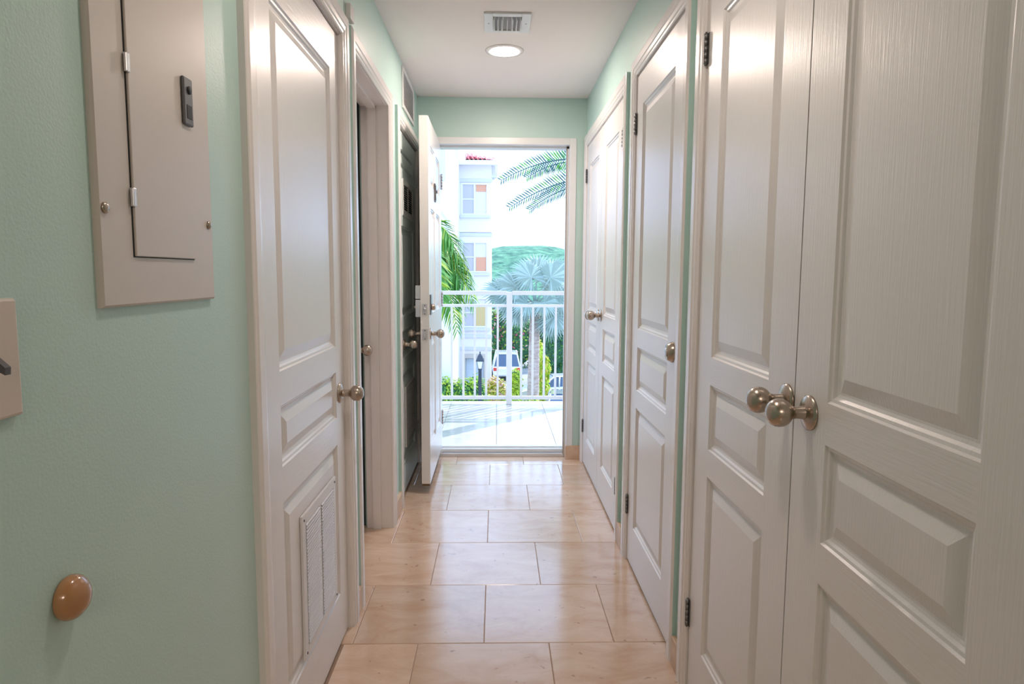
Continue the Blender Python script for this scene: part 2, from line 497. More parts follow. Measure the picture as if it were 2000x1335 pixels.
# deadbolt on the single door
q = MB(); q.lathe((0.535, 2.004, 0.926), (-1, 0, 0), [(0, 0.0315), (0.003, 0.0315), (0.017, 0.0245), (0.019, 0.0225)], M['nickel'], 28)
db = q.build('deadbolt', dC)
q = MB(); q.lathe((0.516, 2.004, 0.926), (-1, 0, 0), [(0, 0.0135), (0.0035, 0.0125)], M['steel'], 20); q.build('key_cylinder', db)
for d, y, zs in ((dA, 1.750, (1.73, 0.232)), (dC, 2.616, (1.732, 0.236)), (dD, 2.874, (1.733, 0.226)), (dE, 4.024, (1.738, 0.235))):
    for z in zs: hinge(d, 0.535, y, z, -1)
hinge(dF, -0.483, 1.361, 1.715, 1, m=M['brown_metal']); hinge(dF, -0.483, 1.361, 0.205, 1, m=M['brown_metal'])


def grille(name, parent, xf, y0, y1, z0, z1, rows, kind='flat', dark=True, m=None, border=0.028):
    """louvred grille on a face looking +x"""
    m = m or M['grille']
    t = 0.007
    q = MB()
    q.cbox(xf, xf + t, y0, y0 + border, z0, z1, m, 0.0015); q.cbox(xf, xf + t, y1 - border, y1, z0, z1, m, 0.0015)
    q.cbox(xf, xf + t, y0 + border, y1 - border, z0, z0 + border, m, 0.0015); q.cbox(xf, xf + t, y0 + border, y1 - border, z1 - border, z1, m, 0.0015)
    ym = (y0 + y1) / 2
    q.box(xf + 0.001, xf + t - 0.001, ym - 0.006, ym + 0.006, z0 + border, z1 - border, m)
    g = q.build(name, parent)
    bx('backing', (xf + 0.0004, xf + 0.0012, y0 + border, y1 - border, z0 + border, z1 - border), M['black'], g)  # black sheet paints in the shade of the slots behind the slats
    q = MB(); h = (z1 - z0 - 2 * border) / rows
    for i in range(rows):
        za = z0 + border + i * h
        for (ya, yb) in ((y0 + border, ym - 0.006), (ym + 0.006, y1 - border)):
            ya += 0.003; yb -= 0.003
            if kind == 'flat':      # pressed fins leaning down and out, with a front lip
                pr_ = [(0.0012, .95), (0.0085, .52), (0.0088, .22), (0.0078, .22), (0.0076, .48), (0.0012, .85)]
                vs = [(xf + dx, ya, za + h * f_) for dx, f_ in pr_] + [(xf + dx, yb, za + h * f_) for dx, f_ in pr_]
                q.add(vs, [(i, (i + 1) % 6, 6 + (i + 1) % 6, 6 + i) for i in range(6)] + [(0, 1, 2, 3, 4, 5), (11, 10, 9, 8, 7, 6)], m)
                continue
            else:
                vs = [(xf + 0.0015, ya, za + h * .45), (xf + 0.0015, yb, za + h * .45), (xf + t, yb, za + h * 0.2), (xf + t, ya, za + h * 0.2),
                      (xf + 0.0012, ya, za + h * .3), (xf + 0.0012, yb, za + h * .3), (xf + t, yb, za + h * 0.1), (xf + t, ya, za + h * 0.1)]
            q.add(vs, [(0, 1, 2, 3), (4, 7, 6, 5), (0, 3, 7, 4), (1, 5, 6, 2), (0, 4, 5, 1), (3, 2, 6, 7)], m)
    s = q.build('slats', g); s['kind'] = 'stuff'
    q = MB()
    for yy in (y0 + border / 2, y1 - border / 2):
        for zz in (z0 + border / 2, z1 - border / 2):
            q.lathe((xf + t, yy, zz), (1, 0, 0), [(0, 0.0035), (0.0015, 0.003)], M['dark_grey'], 10)
    q.build('screws', g)
    return g


# panel behind the grille of door_6 is flat; the grille is screwed over the raised field
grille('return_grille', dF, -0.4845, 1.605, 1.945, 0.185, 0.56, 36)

# second doorway's door, ajar into the dark room
import_ang = R(1.6)
d7 = door_leaf('door_7', Face(-0.592, -1), 2.293, 2.962, 0.010, 1.868, (2.45, 2.86), ZLf, 'white door standing slightly ajar inside the deep-jambed doorway, knob showing')
knob(d7, (-0.592, 2.900, 0.825), (1, 0, 0))
d7.rotation_euler = (0, 0, R(2.2))
d8 = door_leaf('door_8', FL, 3.294, 4.027, 0.010, 1.867, (3.42, 3.90), [(0.166, 0.640), (0.722, 0.862), (0.940, 1.400), (1.69, 1.78)], 'pale grey-green utility door with a grille high and a grille low, behind the open entry door', mats=(M['door_teal'], M['door_teal']))
knob(d8, (-0.483, 3.46, 0.792), (1, 0, 0))
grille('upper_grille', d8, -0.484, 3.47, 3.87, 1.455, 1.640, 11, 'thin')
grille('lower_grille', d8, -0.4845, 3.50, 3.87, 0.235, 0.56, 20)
hinge(d8, -0.483, 4.029, 1.70, 1, m=M['steel']); hinge(d8, -0.483, 4.029, 0.225, 1, m=M['steel'])

# ------------------------------------------------------------------ baseboards (travertine) in the short wall strips
for i, (x, s, ya, yb) in enumerate([(XR, -1, 1.822, 1.885), (XR, -1, 2.688, 2.800), (XL, 1, 2.171, 2.217), (XL, 1, 3.040, 3.217), (XL, 1, -0.4, 1.285)]):
    tag(bx('baseboard_%s' % (['right', 'right_far', 'left', 'left_far', 'left_near'][i]), (x, x + s * 0.0155, ya, yb, 0, 0.088), M['base_tile'], at=(x, ya, 0), c=0.0012),
        'short tan travertine baseboard ' + ['between the large closet and the deadbolt door', 'between the deadbolt door and the far closet', 'between the grille door and the deep doorway', 'between the deep doorway and the utility door', 'under the breaker panel wall'][i], 'baseboard', kind='structure')
q = MB(); q.cbox(0.434, XR - 0.001, YF - 0.014, YF, 0, 0.088, M['base_tile'], 0.0012); q.cbox(0.434, OX1, YF, YF + 0.05, 0, 0.088, M['base_tile'], 0.0012)
tag(q.build('baseboard_far', at=(0.48, YF, 0)), 'tan travertine baseboard block at the end wall beside the entry opening', 'baseboard', kind='structure')

# ------------------------------------------------------------------ entry frame, threshold
q = MB(); W_ = M['frame_white']
JW = 0.040
q.cbox(OX1 - JW, OX1, YF - 0.008, YF + 0.10, 0.0, OZ, W_, 0.002)
q.cbox(OX0, OX0 + JW, YF - 0.008, YF + 0.10, 0.0, OZ, W_, 0.002)
q.cbox(OX0 + JW, OX1 - JW, YF - 0.008, YF + 0.10, OZ - JW, OZ, W_, 0.002)
fr = tag(q.build('trim_7', at=(0, YF, 0)), 'white frame of the open entry doorway in the end wall', 'door frame', kind='structure')
q = MB()
q.box(OX1 - JW - 0.012, OX1 - JW, YF + 0.045, YF + 0.12, 0.02, OZ - JW, W_); q.box(OX0 + JW, OX0 + JW + 0.012, YF + 0.045, YF + 0.12, 0.02, OZ - JW, W_)
q.box(OX0 + JW, OX1 - JW, YF + 0.045, YF + 0.12, OZ - JW - 0.012, OZ - JW, W_)
q.build('stop', fr)
q = MB()
q.box(OX1 - JW - 0.016, OX1 - JW - 0.012, YF + 0.040, YF + 0.050, 0.02, OZ - JW, M['grout'])
q.build('weatherstrip', fr)
q = MB()
q.cbox(OX0, OX1, YF + 0.05, YF + 0.22, -0.01, 0.022, M['steel'], 0.003)
q.cbox(OX0 + 0.01, OX1 - 0.01, YF + 0.085, YF + 0.19, 0.02, 0.042, W_, 0.004)
q.cbox(OX0 + 0.01, OX1 - 0.01, YF + 0.12, YF + 0.15, 0.04, 0.05, W_, 0.002)
tag(q.build('trim_8', at=(0, YF + 0.1, 0)), 'aluminium and white threshold sill under the entry opening', 'threshold', kind='structure')

# open entry door: slab parallel to the hall, hinged at the far end
EX, EY0, EY1, EZ0, EZ1 = -0.347, 3.44, 4.205, 0.055, 1.945
six = [(0.24, 0.82), (0.95, 1.50), (1.62, 1.82)]
entry = door_leaf('door_9', Face(EX, -1), EY0, EY1, EZ0, EZ1, [(EY0 + 0.115, EY0 + 0.335), (EY0 + 0.43, EY0 + 0.65)], six,
                  'open white six-panel entry door seen edge-on, with knob, deadbolt and dark viewer', th=0.045, mats=(M['entry'], M['entry']))
k_ = knob(entry, (EX, EY0 + 0.06, 0.845), (1, 0, 0)); knob(entry, (EX - 0.045, EY0 + 0.06, 0.845), (-1, 0, 0))
# latch and bolt faceplates on the edge
for zc_, nm in ((0.845, 'latch_plate'), (0.975, 'bolt_plate')):
    pl = bx(nm, (EX - 0.036, EX - 0.009, EY0 - 0.0015, EY0 + 0.001, zc_ - 0.029, zc_ + 0.029), M['steel'], entry)
    q = MB()
    if nm == 'latch_plate':
        q.cbox(EX - 0.029, EX - 0.015, EY0 - 0.012, EY0, zc_ - 0.009, zc_ + 0.009, M['steel'], 0.003); q.build('latch', pl)
    else:
        q.lathe((EX - 0.0225, EY0 - 0.0015, zc_), (0, -1, 0), [(0, 0.008), (0.002, 0.008)], M['steel'], 18); q.build('bolt', pl)
    q = MB()
    for dz in (-0.022, 0.022): q.lathe((EX - 0.0225, EY0 - 0.0015, zc_ + dz), (0, -1, 0), [(0, 0.003), (0.001, 0.0025)], M['dark_grey'], 10)
    q.build('screws', pl)
# outside lock plate with turn piece, inside rim lock
lp = bx('lock_plate', (EX, EX + 0.006, EY0 + 0.035, EY0 + 0.095, 0.945, 1.050), M['dark_metal'], entry, c=0.0015)
q = MB(); q.lathe((EX + 0.006, EY0 + 0.06, 0.985), (1, 0, 0), [(0, 0.017), (0.006, 0.0165), (0.018, 0.016), (0.020, 0.013)], M['nickel'], 20); q.build('lock_cylinder', lp)
rl = MB(); rl.cbox(EX - 0.045, EX - 0.071, EY0 + 0.004, EY0 + 0.085, 0.935, 1.025, M['steel'], 0.003); rl.cbox(EX - 0.045, EX - 0.071, EY0 + 0.004, EY0 + 0.085, 1.028, 1.098, M['steel'], 0.003)
rl = rl.build('rim_lock', entry)
q = MB(); q.lathe((EX - 0.071, EY0 + 0.045, 0.985), (-1, 0, 0), [(0, 0.008), (0.012, 0.007)], M['nickel'], 14); q.build('thumb_turn', rl)
kn = MB(); kn.cbox(EX, EX + 0.006, 3.765, 3.815, 1.555, 1.655, M['dark_grey'], 0.0015); kn.cbox(EX + 0.006, EX + 0.010, 3.772, 3.808, 1.565, 1.645, M['nickel'], 0.0015)
kn = kn.build('door_viewer', entry)
q = MB(); q.lathe((EX + 0.010, 3.79, 1.61), (1, 0, 0), [(0, 0.009), (0.004, 0.008)], M['black'], 16); q.build('viewer_lens', kn)
for z in (0.25, 1.0, 1.72): hinge(entry, EX, EY1 - 0.004, z, 1, m=M['steel'], h=0.09)
q = MB(); q.box(EX - 0.044, EX - 0.001, EY0 - 0.001, EY0 + 0.02, EZ0 - 0.004, EZ0 + 0.03, M['brown_metal'])
q2 = MB(); q2.box(EX - 0.042, EX - 0.003, EY0 + 0.002, EY1 - 0.01, EZ0 - 0.012, EZ0 + 0.001, M['brown_metal']); q2.build('door_sweep', entry)

# ------------------------------------------------------------------ breaker panel
PXF = XL + 0.008
q = MB()
y0, y1, z0, z1 = 0.810, 1.128, 1.116, 1.702
b_ = 0.003
vs = [(XL, y0, z0), (XL, y1, z0), (XL, y1, z1), (XL, y0, z1),
      (XL + 0.005, y0, z0), (XL + 0.005, y1, z0), (XL + 0.005, y1, z1), (XL + 0.005, y0, z1),
      (PXF, y0 + b_, z0 + b_), (PXF, y1 - b_, z0 + b_), (PXF, y1 - b_, z1 - b_), (PXF, y0 + b_, z1 - b_)]
fs = [(8, 9, 10, 11)]
for a in (0, 4):
    for i in range(4):
        j = (i + 1) % 4; fs.append((a + i, a + j, a + 4 + j, a + 4 + i))
q.add(vs, fs, M['panel_paint'])
bp_ = q.build('breaker_panel', at=(XL, 0.95, 1.41))
tag(bp_, 'beige metal breaker panel cover mounted on the mint wall near the camera', 'electrical panel')
DY0, DY1, DZ0, DZ1 = 0.884, 1.055, 1.180, 1.640
bx('seam', (PXF, PXF + 0.0004, DY0 - 0.0028, DY1 + 0.0012, DZ0 - 0.0016, DZ1 + 0.0016), M['black'], bp_)
pd = bx('door', (PXF, PXF + 0.0035, DY0, DY1, DZ0, DZ1), M['panel_paint'], bp_, c=0.001)
lt = bx('latch', (PXF + 0.0035, PXF + 0.0085, 1.026, 1.056, 1.378, 1.448), M['dark_grey'], pd, c=0.0025)
for zz in (1.422, 1.255):
    q = MB(); q.cbox(PXF + 0.001, PXF + 0.006, DY0 - 0.006, DY0 + 0.002, zz - 0.012, zz + 0.012, M['steel'], 0.0012); q.build('hinge', bp_)
for yy, zz in ((0.822, 1.236), (1.112, 1.236), (0.822, 1.60), (1.112, 1.60)):
    q = MB(); q.lathe((PXF, yy, zz), (1, 0, 0), [(0, 0.0068), (0.002, 0.0068), (0.0042, 0.004), (0.0045, 0.001)], M['nickel'], 16); q.build('screw', bp_)
q = MB(); q.lathe((PXF + 0.0085, 1.043, 1.430), (1, 0, 0), [(0, 0.006), (0.0015, 0.006)], M['black'], 14)
q.cbox(PXF + 0.0082, PXF + 0.009, 1.034, 1.050, 1.388, 1.408, M['black'], 0.0003)
q.build('slide_recess', bp_)

# ------------------------------------------------------------------ light switch
sw = MB(); sw.cbox(XL, XL + 0.007, 0.548, 0.667, 1.018, 1.134, M['switch'], 0.0032)
sw = tag(sw.build('light_switch', at=(XL, 0.61, 1.07)), 'beige double toggle switch plate below the breaker panel', 'light switch')
for yy in (0.585, 0.631):
    q = MB(); q.cbox(XL + 0.0068, XL + 0.0078, yy - 0.005, yy + 0.005, 1.064, 1.088, M['black'], 0.0004)
    vs_y = (yy - 0.0038, yy + 0.0038)
    q.add([(XL + 0.007, a, 1.082) for a in vs_y] + [(XL + 0.007, a, 1.070) for a in vs_y] + [(XL + 0.020, a, 1.070) for a in vs_y] + [(XL + 0.0195, a, 1.063) for a in vs_y],
          [(0, 1, 5, 4), (2, 6, 7, 3), (4, 5, 7, 6), (0, 4, 6, 2), (1, 3, 7, 5), (0, 2, 3, 1)], M['dark_grey'])
    q.build('toggle', sw)
    for zz in (1.046, 1.106):
        q = MB(); q.lathe((XL + 0.007, yy, zz), (1, 0, 0), [(0, 0.0036), (0.0012, 0.0028)], M['steel'], 12); q.build('screw', sw)

# wall door stopper, a varnished dome
q = MB(); q.lathe((XL, 0.720, 0.800), (1, 0, 0), [(0, 0.0225), (0.003, 0.0245), (0.007, 0.0250), (0.012, 0.0240), (0.016, 0.0212), (0.0200, 0.0165), (0.0225, 0.012), (0.0240, 0.006), (0.0244, 0.001)], M['amber'], 32)
st = tag(q.build('door_stopper', at=(XL, 0.720, 0.800)), 'glossy amber-brown domed door stopper on the mint wall', 'door stopper')

# small wall contact above the deep doorway's casing
q = MB(); q.cbox(XL, XL + 0.016, 2.205, 2.26, 1.958, 2.004, M['trim'], 0.002)
tag(q.build('contact_sensor', at=(XL, 2.23, 1.98)), 'small white sensor box on the wall above the casings', 'sensor')

# return air grille high on the left wall
q = MB()
vy0, vy1, vz0, vz1 = 3.452, 3.90, 1.985, 2.190
m_ = M['grille']; bd = 0.022
for b4 in ((vy0, vy0 + bd, vz0, vz1), (vy1 - bd, vy1, vz0, vz1), (vy0 + bd, vy1 - bd, vz0, vz0 + bd), (vy0 + bd, vy1 - bd, vz1 - bd, vz1)):
    q.cbox(XL, XL + 0.008, *b4, m_, 0.002)
vg = tag(q.build('wall_vent', at=(XL, 3.68, 2.09)), 'white louvred air vent high on the left wall above the utility door', 'vent')
bx('backing', (XL + 0.0005, XL + 0.0015, vy0 + bd, vy1 - bd, vz0 + bd, vz1 - bd), M['grille'], vg)
q = MB()
n_ = 14
for i in range(n_):
    za = vz0 + bd + (vz1 - vz0 - 2 * bd) * i / n_; h = (vz1 - vz0 - 2 * bd) / n_
    ya, yb = vy0 + bd, vy1 - bd
    q.add([(XL + 0.002, ya, za + h), (XL + 0.002, yb, za + h), (XL + 0.0085, yb, za + h * .2), (XL + 0.0085, ya, za + h * .2),
           (XL + 0.0015, ya, za + h - .001), (XL + 0.0015, yb, za + h - .001), (XL + 0.0075, yb, za + h * .15), (XL + 0.0075, ya, za + h * .15)],
          [(0, 1, 2, 3), (4, 7, 6, 5), (0, 3, 7, 4), (1, 5, 6, 2), (0, 4, 5, 1), (3, 2, 6, 7)], m_)
s = q.build('slats', vg); s['kind'] = 'stuff'

# ------------------------------------------------------------------ ceiling register and recessed light
cv = MB(); ca, cb, cc, cd = -0.056, 0.137, 2.80, 3.012
t_ = 0.008; m_ = M['frame_white']
for b4 in ((ca, ca + 0.038, cc, cd), (cb - 0.038, cb, cc, cd), (ca + 0.038, cb - 0.038, cc, cc + 0.032), (ca + 0.038, cb - 0.038, cd - 0.022, cd)):
    cv.cbox(b4[0], b4[1], b4[2], b4[3], ZC - t_, ZC, m_, 0.002)
cv = tag(cv.build('ceiling_vent', at=(0.04, 2.9, ZC)), 'white metal air register with curved blades in the ceiling', 'vent')
bx('backing', (ca + 0.036, cb - 0.036, cc + 0.03, cd - 0.02, ZC - 0.0015, ZC - 0.0005), M['duct'], cv)
for i in range(7):
    xc = ca + 0.046 + i * 0.0168
    lean = -0.006 if i < 3 else (0.006 if i > 3 else 0)
    q = MB(); ya, yb = cc + 0.036, cd - 0.026
    q.add([(xc - 0.0012, ya, ZC - 0.001), (xc + 0.0012, ya, ZC - 0.001), (xc + 0.0012, yb, ZC - 0.001), (xc - 0.0012, yb, ZC - 0.001),
           (xc - 0.0012 + lean, ya + 0.006, ZC - 0.018), (xc + 0.0012 + lean, ya + 0.006, ZC - 0.018), (xc + 0.0012 + lean, yb, ZC - 0.018), (xc - 0.0012 + lean, yb, ZC - 0.018)],
          [(0, 1, 2, 3), (4, 7, 6, 5), (0, 4, 5, 1), (1, 5, 6, 2), (2, 6, 7, 3), (3, 7, 4, 0)], m_)
    q.build('blade', cv)
for xx in (ca + 0.019, cb - 0.019):
    q = MB(); q.lathe((xx, 2.906, ZC - t_), (0, 0, -1), [(0, 0.004), (0.0015, 0.003)], M['steel'], 12); q.build('screw', cv)

for lx, ly, lab in ((0.033, 3.268, 'round recessed ceiling light, lit, with a white trim ring'), (0.033, 1.25, 'added recessed ceiling light, unseen overhead, brightening the near half of the hallway')):  # the nearer one is added out of view to light the near hall
    q = MB(); q.lathe((lx, ly, ZC), (0, 0, -1), [(0, 0.091), (0.003, 0.090), (0.006, 0.082), (0.006, 0.063), (0.0025, 0.058)], M['trim'], 48)
    lt_ = tag(q.build('ceiling_light', at=(lx, ly, ZC)), lab, 'ceiling light', 'recessed ceiling lights')
    q = MB(); q.lathe((lx, ly, ZC - 0.0045), (0, 0, -1), [(0, 0.059), (0.0022, 0.058)], M['glow'] if ly > 2 else M['glow_added'], 40); q.build('lens', lt_)

# ================================================================== OUTSIDE
def leafmat(name, col, trans=0.25, rough=0.5):
    m = mat(name, col, rough)
    nt = m.node_tree; N = nt.nodes; L = nt.links
    b = N['Principled BSDF']; t = N.new('ShaderNodeBsdfTranslucent'); mx = N.new('ShaderNodeMixShader')
    t.inputs[0].default_value = (*col, 1); mx.inputs[0].default_value = trans
    L.new(b.outputs[0], mx.inputs[1]); L.new(t.outputs[0], mx.inputs[2]); L.new(mx.outputs[0], N['Material Output'].inputs[0])
    return m


M['stucco'] = add_bump(mat('white_stucco', (0.80, 0.75, 0.74), 0.9), (30, 30, 30), 0.2, 0.01, 3)
M['stucco_trim'] = mat('lilac_grey_trim', (0.62, 0.62, 0.70), 0.8)
M['railing'] = mat('railing_enamel', (0.85, 0.83, 0.80), 0.4)
M['roof_tile'] = mat('red_clay_tile', (0.62, 0.14, 0.16), 0.8)
M['garage'] = mat('garage_door_paint', (0.62, 0.72, 0.84), 0.5)
M['beige'] = mat('beige_surround', (0.55, 0.50, 0.46), 0.8)
M['win_glass'] = mat('window_glass', (0.50, 0.47, 0.50), 0.12)
M['refl_orange'] = mat('orange_reflection', (0.70, 0.34, 0.22), 0.6)  # orange reflection in the glass, painted as a flat colour
M['refl_ochre'] = mat('ochre_reflection', (0.60, 0.46, 0.22), 0.6)  # ochre reflection, likewise painted as a flat colour
M['win_pale'] = mat('pale_curtain', (0.72, 0.68, 0.68), 0.7)
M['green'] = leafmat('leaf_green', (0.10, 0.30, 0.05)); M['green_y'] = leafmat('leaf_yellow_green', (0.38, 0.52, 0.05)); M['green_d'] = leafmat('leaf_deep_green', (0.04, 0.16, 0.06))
M['lime'] = leafmat('leaf_lime', (0.50, 0.66, 0.04)); M['gold'] = leafmat('leaf_gold', (0.72, 0.58, 0.10)); M['pinkleaf'] = leafmat('leaf_pink_cream', (0.80, 0.52, 0.42))
M['teal'] = leafmat('leaf_blue_green', (0.05, 0.12, 0.11)); M['silver'] = leafmat('leaf_silver_blue', (0.30, 0.38, 0.33), 0.25)
M['silver_l'] = leafmat('leaf_silver_pale', (0.42, 0.52, 0.48), 0.25)
M['magenta'] = leafmat('bract_magenta', (0.55, 0.08, 0.16))
M['bark'] = add_bump(mat('palm_bark', (0.42, 0.31, 0.25), 0.95), (8, 8, 30), 0.8, 0.03, 3, ((0.36, 0.25, 0.20), (0.52, 0.42, 0.36), (5, 5, 14)))
M['asphalt'] = add_bump(mat('parking_asphalt', (0.32, 0.32, 0.33), 0.9), (20, 20, 20), 0.3, 0.01, 3, ((0.28, 0.28, 0.29), (0.38, 0.38, 0.38), 0.6))
M['lawn'] = add_bump(mat('lawn', (0.14, 0.24, 0.05), 0.95), (30, 30, 30), 0.6, 0.03, 3, ((0.10, 0.20, 0.04), (0.22, 0.30, 0.07), 2.5))
M['hill'] = add_bump(mat('wooded_hill', (0.10, 0.28, 0.16), 0.95), (0.5, 0.5, 0.5), 1.0, 1.5, 6, ((0.03, 0.12, 0.08), (0.13, 0.30, 0.18), (0.45, 0.45, 0.9)))
M['car_white'] = mat('car_paint_white', (0.72, 0.74, 0.76), 0.2, 0.1, coat=0.8); M['car_silver'] = mat('car_paint_silver', (0.55, 0.58, 0.62), 0.22, 0.6, coat=0.8)
M['car_blue'] = mat('car_paint_blue', (0.16, 0.22, 0.34), 0.2, 0.3, coat=0.8)
M['car_glass'] = mat('car_glass', (0.06, 0.10, 0.18), 0.08); M['tyre'] = mat('tyre', (0.03, 0.03, 0.03), 0.8); M['tail'] = mat('tail_lamp_red', (0.65, 0.05, 0.04), 0.3)
M['lamp_iron'] = mat('lamp_iron', (0.05, 0.06, 0.08), 0.5, 0.4); M['lamp_glass'] = mat('lamp_glass', (0.75, 0.76, 0.72), 0.3)

GZ = -5.4
q = MB(); q.box(-60, 70, 6.5, 60, GZ - 0.5, GZ, M['asphalt'])
tag(q.build('ground', at=(0, 30, GZ)), 'sunlit parking court below the balcony', 'ground', kind='structure')
q = MB(); q.box(-60, 80, 60, 160, GZ - 0.6, GZ - 0.05, M['lawn'])
tag(q.build('ground_field', at=(0, 100, GZ)), 'green land between the parking court and the hill', 'ground', kind='structure')

# ---- balcony
q = MB(); q.box(-3.0, 3.0, YF + 0.16, 6.06, -0.28, -0.012, M['grout'])
bal = tag(q.build('floor_balcony', at=(0, 5, 0)), 'pale glossy tiled floor of the balcony outside the entry', 'floor', kind='structure')
for iy in range(6):
    for ix in range(-5, 6):
        x0 = 0.003 + ix * 0.41; y0 = 4.357 + (iy - 1) * 0.411 if iy else YF + 0.16
        y1 = 4.357 + iy * 0.411 - 0.0025
        y1 = min(y1, 6.055)
        if y1 - y0 < 0.02: continue
        qq = MB(); qq.cbox(x0, x0 + 0.4075, y0, y1, -0.02, -0.005, M['balc_tile'], 0.001)
        qq.build('tile', bal)
q = MB(); q.box(-3, 3, YF + 0.16, 5.9, 2.235, 2.45, M['ceiling'])
tag(q.build('ceiling_balcony', at=(0, 5, 2.3)), 'pale soffit above the balcony, only its edge in view', 'ceiling', kind='structure')
q = MB(); q.cbox(0.65, 0.74, 5.83, 5.97, -0.005, 2.235, M['stucco'], 0.01)
tag(q.build('column', at=(0.78, 5.88, 0)), 'white balcony column hidden behind the door frame', 'column', kind='structure')

YB = 5.92
def railbar(x0, x1, z0, z1, name, parent, hw=0.02):
    return bx(name, (x0, x1, YB - hw, YB + hw, z0, z1), M['railing'], parent, c=0.003)
rail = empty('balcony_railing', (0.112, YB, 0), 'white metal balcony railing with a square centre post and slim upright bars', 'railing')
for xa, xb in ((-1.50, 0.088), (0.137, 0.64)):
    railbar(xa, xb, 0.974, 1.008, 'top_rail', rail, 0.026)
    railbar(xa, xb, 0.866, 0.891, 'middle_rail', rail, 0.014)
    railbar(xa, xb, 0.038, 0.069, 'bottom_rail', rail, 0.014)
bx('post', (0.0875, 0.1375, YB - 0.025, YB + 0.025, -0.005, 1.0), M['railing'], rail, c=0.003)
bx('post', (-1.53, -1.49, YB - 0.025, YB + 0.025, -0.005, 1.0), M['railing'], rail, c=0.003)
for k in list(range(-14, 0)) + list(range(1, 5)):
    xc = 0.1125 + k * 0.1022 + (0.0 if k < 0 else 0.006)
    if xc < -1.47 or xc > 0.62: continue
    bx('bar', (xc - 0.0095, xc + 0.0095, YB - 0.009, YB + 0.009, 0.069, 0.866), M['railing'], rail)

# ---- neighbouring building
BY = 33.0
S = BY / 1303.8
bld = empty('apartment_building', (-1.85, BY, GZ), 'white stucco apartment block with red clay roof tiles and stacked windows', 'building')
bld['at'] = (-1.85, BY, GZ)
XW0, XW1 = -1.82, -0.27
wins = [(-1.74, -0.44, 3.99, 5.52), (-1.74, -0.44, 1.21, 2.72), (-1.74, -0.44, -1.50, -0.02)]
q = MB()
ytop = 6.36
zs_ = [(-2.80, wins[2][2]), (wins[2][3], wins[1][2]), (wins[1][3], wins[0][2]), (wins[0][3], ytop)]
for a, b in zs_: q.box(XW0, XW1, BY, BY + 3.2, a, b, M['stucco'])
for wn in wins:
    q.box(XW0, wn[0], BY, BY + 3.2, wn[2], wn[3], M['stucco']); q.box(wn[1], XW1, BY, BY + 3.2, wn[2], wn[3], M['stucco'])
    q.box(wn[0], wn[1], BY + 0.35, BY + 3.2, wn[2], wn[3], M['win_pale'])
q.box(XW0, -1.66, BY, BY + 3.2, GZ, -2.80, M['stucco']); q.box(-0.55, XW1, BY, BY + 3.2, GZ, -2.80, M['stucco']); q.box(-1.66, -0.55, BY + 0.6, BY + 3.2, GZ, -2.8, M['stucco'])
q.build('tower_wall', bld)
q = MB(); q.box(-9, XW0, 26.6, BY + 3.2, GZ, 7.25, M['stucco'])
wing = q.build('wing_wall', bld)
bx('window_surround', (-2.30, -2.04, 26.55, 26.6, 4.75, 5.95), M['stucco_trim'], bld, c=0.01)
q = MB()
vs = [(-2.32, 3.78), (-1.90, 3.22), (-1.90, 3.12), (-2.32, 3.68)]
q.add([(x, 26.54, z) for x, z in vs] + [(x, 26.6, z) for x, z in vs], [(0, 1, 2, 3), (7, 6, 5, 4), (0, 4, 5, 1), (1, 5, 6, 2), (2, 6, 7, 3), (3, 7, 4, 0)], M['stucco_trim'])
q.build('stair_band', bld)
# eaves, gutter, roof tiles
ev = MB()
ev.box(XW0 - 0.1, 0.02, BY - 0.45, BY + 3.4, ytop, ytop + 0.14, M['stucco'])
ev.box(XW0 - 0.12, 0.05, BY - 0.58, BY - 0.45, ytop - 0.05, ytop + 0.16, M['frame_white'])
ev.build('eaves', bld)
ew = MB(); ew.box(-3.2, -1.20, 26.2, BY - 0.6, 7.25, 7.42, M['stucco']); ew.box(-1.22, -1.12, 26.2, BY - 0.6, 7.22, 7.46, M['frame_white']); ew.build('eaves', bld)
dp = MB(); dp.box(-0.23, -0.12, BY + 0.1, BY + 0.2, 5.7, ytop, M['stucco_trim']); dp.box(-0.26, -0.02, BY - 0.05, BY + 0.22, 5.78, 5.9, M['stucco_trim'])
dp.tube([(-0.08, BY - 0.5, ytop), (-0.06, BY - 0.2, 6.2), (-0.10, BY + 0.05, 5.8)], 0.035, M['stucco'], 8); dp.build('downspout', bld)
rs = MB(); rs.add([(XW0 + 0.3, BY - 0.5, ytop + 0.15), (0.04, BY - 0.5, ytop + 0.15), (-1.3, BY + 1.6, ytop + 0.72), (XW0 + 0.3, BY + 1.6, ytop + 0.72)], [(0, 1, 2, 3)], M['roof_tile'])
rs.build('roof_deck', bld, fix=False)
for r_ in range(4):
    for c_ in range(7 - 2 * r_ + (1 if r_ == 3 else 0)):
        xa = XW0 + 0.40 + c_ * 0.205 - 0.03 * r_
        za = ytop + 0.16 + r_ * 0.15; ya = BY - 0.56 + r_ * 0.5
        hgt = 0.17
        n = 7; vs = []
        for (yy, zz, rr) in ((ya, za, 0.095), (ya + 0.62, za + max(0.08, hgt * .85), 0.085)):
            for i in range(n):
                t = math.pi * i / (n - 1)
                vs.append((xa + rr * math.cos(t), yy, zz + rr * math.sin(t)))
            for i in range(n):
                t = math.pi * i / (n - 1)
                vs.append((xa + (rr - .02) * math.cos(t), yy, zz + (rr - .02) * math.sin(t)))
        fs = []
        for i in range(n - 1):
            fs += [(i, i + 1, 2 * n + i + 1, 2 * n + i), (n + i, 3 * n + i, 3 * n + i + 1, n + i + 1), (i, n + i, n + i + 1, i + 1)]
        qq = MB(); qq.add(vs, fs, M['roof_tile']); qq.build('roof_tile', bld)
